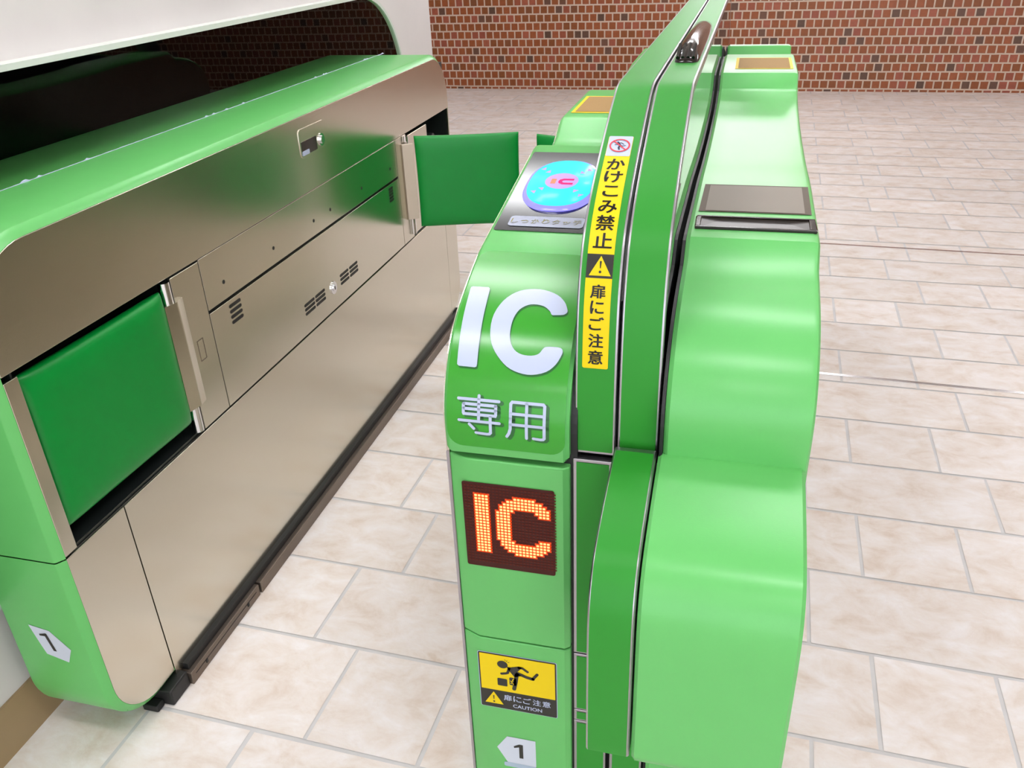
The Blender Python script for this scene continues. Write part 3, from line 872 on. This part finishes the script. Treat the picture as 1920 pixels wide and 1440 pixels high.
    # ---------- sensor pads on the raised humps
    def pad(u0, u1, y0, y1, parent):
        f = Plane((0, 0, 1.1555), (1, 0, 0), (0, 1, 0))
        o = Sheet().rect(u0, u1, y0, y1).lay('sensor_frame', f, .0008, M_YEL, parent)
        m_ = .0075
        Sheet().rect(u0+m_, u1-m_, y0+m_*1.4, y1-m_*1.4).lay('sensor_window', f, .0014, M_MESH, o)
    pad(-.3475, -.203, 1.800, 1.996, top)
    # ---------- red lit display
    fr = Plane((0, .945, 0), (1, 0, 0), (0, 0, 1))
    ld = Sheet().rect(-.3425, -.2075, .6585, .8105, .0035).lay('led_display', fr, .0012, M_LEDBG, midc)
    ld['label'] = 'dark dot-matrix display lit with orange IC letters'
    dx_, dz_ = .00525, .005195
    x0, z0 = -.3223, .7887
    rows = {}
    for c in range(0, 4): rows[c] = [(0, 19)]
    Ccol = {6: [(5, 14)], 7: [(3, 16)], 8: [(2, 17)], 9: [(1, 18)], 10: [(1, 4), (15, 18)], 17: [(1, 4), (15, 18)], 18: [(1, 5), (14, 18)], 19: [(2, 5), (14, 17)], 20: [(3, 5), (14, 16)]}
    for c in range(11, 17): Ccol[c] = [(0, 3), (16, 19)]
    rows.update(Ccol)
    on = Sheet(); off = Sheet(); glow = Sheet()
    for c in range(-3, 23):
        for r in range(-3, 24):
            u = x0+c*dx_; v = z0-r*dz_
            lit = any(a_ <= r <= b_ for a_, b_ in rows.get(c, []))
            if lit:
                on.rect(u-.0019, u+.0019, v-.00175, v+.00175); glow.rect(u-.0044, u+.0044, v-.0044, v+.0044)
            else: off.rect(u-.0015, u+.0015, v-.0011, v+.0011)
    glow.lay('dot_halo', fr, .0015, M_LEDGLOW, ld)  # emissive squares drawn as glow between and around the dots
    on.lay('lit_dots', fr, .0022, M_LEDON, ld); off.lay('unlit_dots', fr, .0018, M_LEDOFF, ld)
    # ---------- caution sticker
    cs = Sheet().rect(-.3385, -.2080, .3560, .4808, .003).lay('caution_sticker', fr, .0006, M_WHITE, lowc)
    cs['label'] = 'yellow and black sticker of a stumbling figure'
    Sheet().rect(-.3375, -.2090, .3570, .4798, .0025).lay('sticker_ground', fr, .0010, M_INK, cs)
    Sheet().rect(-.3352, -.2113, .3985, .4777).lay('sticker_panel', fr, .0014, M_YEL, cs)
    m = Sheet()
    m.disc((-.2972, .4592), .0088, .0080)
    m.poly([(-.2905, .4570), (-.2868, .4548), (-.2700, .4608), (-.2640, .4600), (-.2735, .4470), (-.2655, .4405), (-.2780, .4355), (-.2875, .4490)])
    m.stroke([(-.2860, .4535), (-.2890, .4425), (-.2925, .4405), (-.2995, .4385)], .0046)
    m.stroke([(-.2700, .4580), (-.2640, .4580), (-.2560, .4520)], .0048)
    m.stroke([(-.2740, .4420), (-.2760, .4260), (-.2795, .4080)], .0066)
    m.stroke([(-.2720, .4450), (-.2580, .4395), (-.2475, .4375)], .0062)
    m.stroke([(-.2475, .4378), (-.2400, .4495)], .0048)
    m.rect(-.3070, -.2905, .4110, .4275, .002); m.rect(-.2868, -.2752, .4160, .4330, .002)
    for a_, b_ in (((-.2930, .4712), (-.2917, .4688)), ((-.2890, .4698), (-.2902, .4672)), ((-.2858, .4665), (-.2880, .4655))): m.stroke([a_, b_], .0009)
    pic = m.lay('pictogram', fr, .0019, M_INK, cs)
    s = Sheet().stroke([(-.2790, .4315), (-.2815, .4285), (-.2805, .4262), (-.2842, .4250), (-.2815, .4222), (-.2800, .4185)], .0011); s.stroke([(-.2815, .4222), (-.2848, .4200)], .0010); s.stroke([(-.2842, .4250), (-.2855, .4262)], .0010)
    s.lay('crack_mark', fr, .0023, M_YEL, cs)
    Sheet().poly([(-.3150, .3938), (-.3305, .3665), (-.2990, .3665)]).lay('warning_triangle', fr, .0014, M_YEL, cs)
    Sheet().poly([(-.3163, .3855), (-.3140, .3855), (-.3145, .3765), (-.3157, .3765)]).disc((-.3150, .3715), .0017).lay('exclamation_mark', fr, .0019, M_INK, cs)
    for k, ch in enumerate('扉にご注意'):
        Sheet().text(ch, -.2912+.0163*k, .3845, .0134, .0137, bold=.010).lay('sticker_text', fr, .0015, M_WHITE, cs)
    Sheet().text('CAUTION', -.2583, .3678, .0078, .0490, bold=.012).lay('sticker_text', fr, .0015, M_WHITE, cs)
    # arrow number plate
    ns = Sheet().poly([(-.3155, .2586), (-.2965, .2896), (-.2470, .2896), (-.2470, .2243), (-.2977, .2243)]).lay('number_sticker', fr, .0007, M_GREY, lowc)
    ns['label'] = 'pale grey arrow pointing left with a black 1'
    Sheet().poly([(-.2855, .2680), (-.2760, .2745), (-.2693, .2747), (-.2693, .2405), (-.2762, .2405), (-.2762, .2676), (-.2850, .2640)]).lay('numeral', fr, .0012, M_INK, ns)
    Sheet().rect(-.3041, -.2465, .2140, .2245, .003).lay('sticker_bar', fr, .0010, M_GREY2, ns)

    # ---------- right cabinet
    polyR = [p for p in top_R]+[(YE, .06), (.945, .06)]
    bm = NB()
    def xr(y): return .1185+.0105*min(max((y-1.0)/1.2, 0), 1)
    def stR(xf, d):
        P_ = offset_poly(polyR, d); return [((xf if not callable(xf) else xf(y)), y, z) for y, z in P_]
    loops = [stR(XR0, .005), stR(XR0+.006, 0), stR(lambda y: xr(y)-.009, 0), stR(lambda y: xr(y)-.003, .0022), stR(xr, .007)]
    loops = [[bm.verts.new(p) for p in L] for L in loops]; nL = len(loops[0])
    for A, B in zip(loops, loops[1:]):
        for i in range(nL): bm.faces.new((A[i], A[(i+1) % nL], B[(i+1) % nL], B[i]))
    bm.faces.new(loops[0][::-1]); bm.faces.new(loops[-1])
    topR = obj('right_cover', bm, M_PAINT, R, angle=28)
    sideR = offset_poly([p for p in top_R if p[1] > .9]+[(YE, .06), (2.2, .06), (1.0, .06), (.955, .06)], .016)
    bm = NB(); A = [bm.verts.new((xr(y)-.002, y, z)) for y, z in sideR]; B = [bm.verts.new((xr(y)+.0006, y, z)) for y, z in sideR]
    nS = len(sideR); bm.faces.new(B)
    for i in range(nS): bm.faces.new((A[i], A[(i+1) % nS], B[(i+1) % nS], B[i]))
    obj('side_panel', bm, M_STEEL, R, smooth=False)
    # display, slot and sensor pad on the right cabinet
    ft = Plane((0, 0, 1.1050), (1, 0, 0), (0, 1, 0))
    ds = Sheet().poly([(-.0525, 1.306), (.1135, 1.306), (.1150, 1.462), (-.0505, 1.462)]).lay('message_display', ft, .0010, M_DISPB, topR)
    ds['label'] = 'unlit grey message display with dark border'
    Sheet().poly([(-.0425, 1.310), (.1040, 1.310), (.1050, 1.455), (-.0415, 1.455)]).lay('screen', ft, .0016, M_DISP, ds)
    bm = NB()
    sl0 = [(-.0530, 1.219), (.1165, 1.219), (.1165, 1.276), (-.0530, 1.276)]
    bx(bm, (-.0530, 1.219, 1.1045), (.1165, 1.2245, 1.1095)); bx(bm, (-.0530, 1.270, 1.1045), (.1165, 1.276, 1.1095))
    bx(bm, (-.0530, 1.2245, 1.1045), (-.0455, 1.270, 1.1095)); bx(bm, (.1070, 1.2245, 1.1045), (.1165, 1.270, 1.1095))
    sl = obj('ticket_slot', bm, M_SMOKE, topR, bevel=.0015)
    sl['label'] = 'dark glossy recessed ticket slot'
    bm = NB()
    P0 = [(-.0455, 1.2245), (.1070, 1.2245), (.1070, 1.270), (-.0455, 1.270)]; P1 = [(-.020, 1.262), (.078, 1.262), (.078, 1.268), (-.020, 1.268)]
    A = [bm.verts.new((x, y, 1.1075)) for x, y in P0]; B = [bm.verts.new((x, y, 1.1058)) for x, y in P1]
    for i in range(4): bm.faces.new((A[i], A[(i+1) % 4], B[(i+1) % 4], B[i]))
    bm.faces.new(B); obj('slot_tray', bm, M_TRAY, sl, smooth=False)
    pad(-.0285, .1175, 2.403, 2.610, topR)

    # ---------- arch: two laminated bands side by side, edged with metal
    half = PPs+[(YC2-y, z) for y, z in PPs][::-1]
    def band(x0, x1, nm):
        bm = NB(); nn_ = Profile(half)
        inner = [(p[0]-n_[0]*.014, p[1]-n_[1]*.014) for p, n_ in zip(half, nn_.nn)]
        poly = half+inner[::-1]
        A = [bm.verts.new((x0, y, z)) for y, z in poly]; B = [bm.verts.new((x1, y, z)) for y, z in poly]
        n_ = len(half); N_ = len(poly)
        for i in range(N_):
            bm.faces.new((A[i], A[(i+1) % N_], B[(i+1) % N_], B[i]))
        for i in range(n_-1):
            bm.faces.new((A[i], A[N_-1-i], A[N_-2-i], A[i+1])); bm.faces.new((B[i], B[i+1], B[N_-2-i], B[N_-1-i]))
        o = obj(nm, bm, M_EDGE, R, bevel=.0018, segs=2)
        o['label'] = 'metal-edged arch band'
        s = Sheet()
        tot = nn_.S[-1]
        s.rect(x0+.0034, x1-.0034, .0045, tot-.0045, .0015).lay('laminate_face', nn_, .0007, M_LAM, o)
        return o
    b1 = band(-.1825, -.1275, 'arch_band'); b2 = band(-.1245, -.0705, 'arch_band')
    box('arch_spine', (-.175, 1.03, .86), (-.078, YC2-1.03, 1.065), M_BLACK, R, smooth=False)
    # clear sheets closing the sides below the bands
    inner = [(y, z) for y, z in half if z > 1.0]
    ip = Profile(inner); q = [(p[0]-n_[0]*.013, p[1]-n_[1]*.013) for p, n_ in zip(inner, ip.nn)]
    q = [(y, z) for y, z in q]+[(YC2-.99, 1.0), (.99, 1.0)]
    for x in (-.0738,):
        bm = NB(); prism_x(bm, q, x, x+.003); obj('side_glazing', bm, M_CLEAR, R, smooth=False)
    # filler strip in the groove beside the right cabinet
    bm = NB(); gp = [(y+.0, z-.006) for y, z in top_R if z > .93]
    prism_x(bm, gp+[(YE-.02, .1), (.965, .1)], -.0672, -.0630); obj('groove_filler', bm, M_BLACK, R, smooth=False)
    # sticker on the first band
    pa = Profile(half)
    vs = Sheet().rect(-.1730, -.1395, .1300, .4810, .0025).lay('warning_sticker', pa, .0014, M_YEL, b1)
    vs['label'] = 'tall yellow, black and white warning sticker'
    Sheet().rect(-.1725, -.1400, .4378, .4805, .0022).lay('sign_ground', pa, .0018, M_WHITE, vs)
    Sheet().rect(-.1730, -.1395, .2478, .2778).lay('sign_ground', pa, .0018, M_INK, vs)
    Sheet().poly([(-.1553, .2755), (-.1692, .2508), (-.1415, .2508)]).lay('warning_triangle', pa, .0022, M_YEL, vs)
    Sheet().poly([(-.1566, .2690), (-.1540, .2690), (-.1547, .2600), (-.1559, .2600)]).disc((-.1553, .2555), .0017).lay('exclamation_mark', pa, .0026, M_INK, vs)
    fig = Sheet(); fig.disc((-.1590, .4665), .0016)
    fig.stroke([(-.1580, .4645), (-.1555, .4600)], .0030); fig.stroke([(-.1555, .4605), (-.1570, .4550), (-.1560, .4515)], .0026)
    fig.stroke([(-.1578, .4650), (-.1545, .4655), (-.1510, .4625)], .0014); fig.stroke([(-.1578, .4640), (-.1600, .4615), (-.1625, .4612)], .0014)
    fig.stroke([(-.1552, .4600), (-.1520, .4585), (-.1485, .4597)], .0014)
    fig.lay('pictogram', pa, .0022, mat('navy_print', (30, 40, 70), .35), vs)
    pr_ = Sheet().ring((-.1560, .4595), .0118, .0140); pr_.stroke([(-.1652, .4690), (-.1468, .4500)], .0020, cap=False)
    pr_.lay('prohibition_ring', pa, .0026, M_RED, vs)
    cells = [('か', .4210, .0215), ('け', .3965, .0215), ('こ', .3702, .0190), ('み', .3443, .0200), ('禁', .3197, .0222), ('止', .2952, .0200),
             ('扉', .2312, .0172), ('に', .2112, .0165), ('ご', .1906, .0172), ('注', .1680, .0185), ('意', .1454, .0190)]
    for k, (ch, v, h) in enumerate(cells):
        wd = .0235 if k < 6 else .0190
        if ch == 'に': wd = .0170
        if ch == 'こ': wd = .0200
        uc = -.1556 if k < 6 else -.1562
        Sheet().text(ch, uc-.0003, v, h, wd, bold=.012).text(ch, uc+.0003, v+.0002, h, wd, bold=.012).lay('sticker_text', pa, .0019, M_INK, vs)
    # lower laminated panels below the arch
    def flat(x0, x1, z0, z1, y=.957):
        o = box('front_panel', (x0, y, z0), (x1, y+.012, z1), M_EDGE, R, bevel=.001, segs=2)
        Sheet().rect(x0+.0048, x1-.0036, z0+.003, z1-.0045, .001).lay('laminate_face', Plane((0, y, 0), (1, 0, 0), (0, 0, 1)), .0006, M_LAM, o)
    for x0, x1 in ((-.1835, -.1300), (-.1235, -.0700)):
        for z0, z1 in ((.498, .8595), (.372, .4955), (.3465, .3705), (.04, .345)): flat(x0, x1, z0, z1)
    # black seams round the arch foot
    # ---------- bumper box protruding at the front
    PBs = smooth_profile(PB, 4)
    def bump(x0, x1, P_, m, nm, dd):
        poly = P_+[(.955, P_[-1][1]), (.955, .887)]
        bm = NB(); loft_x(bm, [(x0, offset_poly(poly, dd)), (x0+dd, poly), (x1-dd, poly), (x1, offset_poly(poly, dd))])
        return obj(nm, bm, m, R, angle=40)
    strip = [(y+.002, z+.004 if z < .6 else z) for y, z in PBs]
    strip = [(y, z) for y, z in PBs[:-4]]
    strip = [(y, max(z, .555)) for y, z in strip]
    e = bump(-.1262, -.0705, [(y+.0012, z-.0008) for y, z in PBs if z > .556]+[(.745, .552), (.79, .550)], M_EDGE, 'bumper_strip', .0018)
    e['label'] = 'metal-edged strip of leaf green laminate beside the bumper'
    face = [(y+.0012, z-.0008) for y, z in PBs if z > .556]
    fpr = Profile([(y, z) for y, z in face][::-1])
    tot = fpr.S[-1]
    Sheet().rect(-.1235, -.0738, .001, tot-.002, .0015).lay('laminate_face', fpr, .0009, M_LAM, e)
    bump(-.0680, .1150, PBs, M_PAINT, 'bumper_cover', .0045)
    # ---------- presence sensor lying on the second band
    bm = NB()
    def cap_(y, hw, h):
        return [bm.verts.new((-.0975+hw*math.cos(t), y, 1.2948+h*math.sin(t))) for t in [math.pi*i/12 for i in range(13)]]
    rings = [cap_(1.500, .012, .003), cap_(1.510, .0185, .010), cap_(1.545, .0205, .020), cap_(1.63, .0215, .026), cap_(1.80, .0215, .024), cap_(1.98, .0205, .018), cap_(2.06, .0165, .011), cap_(2.10, .008, .004)]
    for A, B in zip(rings, rings[1:]):
        for i in range(12): bm.faces.new((A[i], A[i+1], B[i+1], B[i]))
    bm.faces.new(rings[0]); bm.faces.new(rings[-1][::-1])
    se = obj('presence_sensor', bm, M_SMOKE, b2, angle=60)
    se['label'] = 'dark glossy capsule-shaped sensor'
    bm = NB()
    for k in range(4):
        x = -.1115+.0085*k
        cyl(bm, (x, 1.506, 1.302), (x, 1.56, 1.3165), .0028, 10)
    obj('sensor_ribs', bm, M_GLOSSBLK, se)
    # ---------- plinth
    box('plinth', (XL0+.01, 1.0, 0), (XR1-.01, YE-.05, .05), M_PLINTH, R, bevel=.002)
    return R
centre_gate()
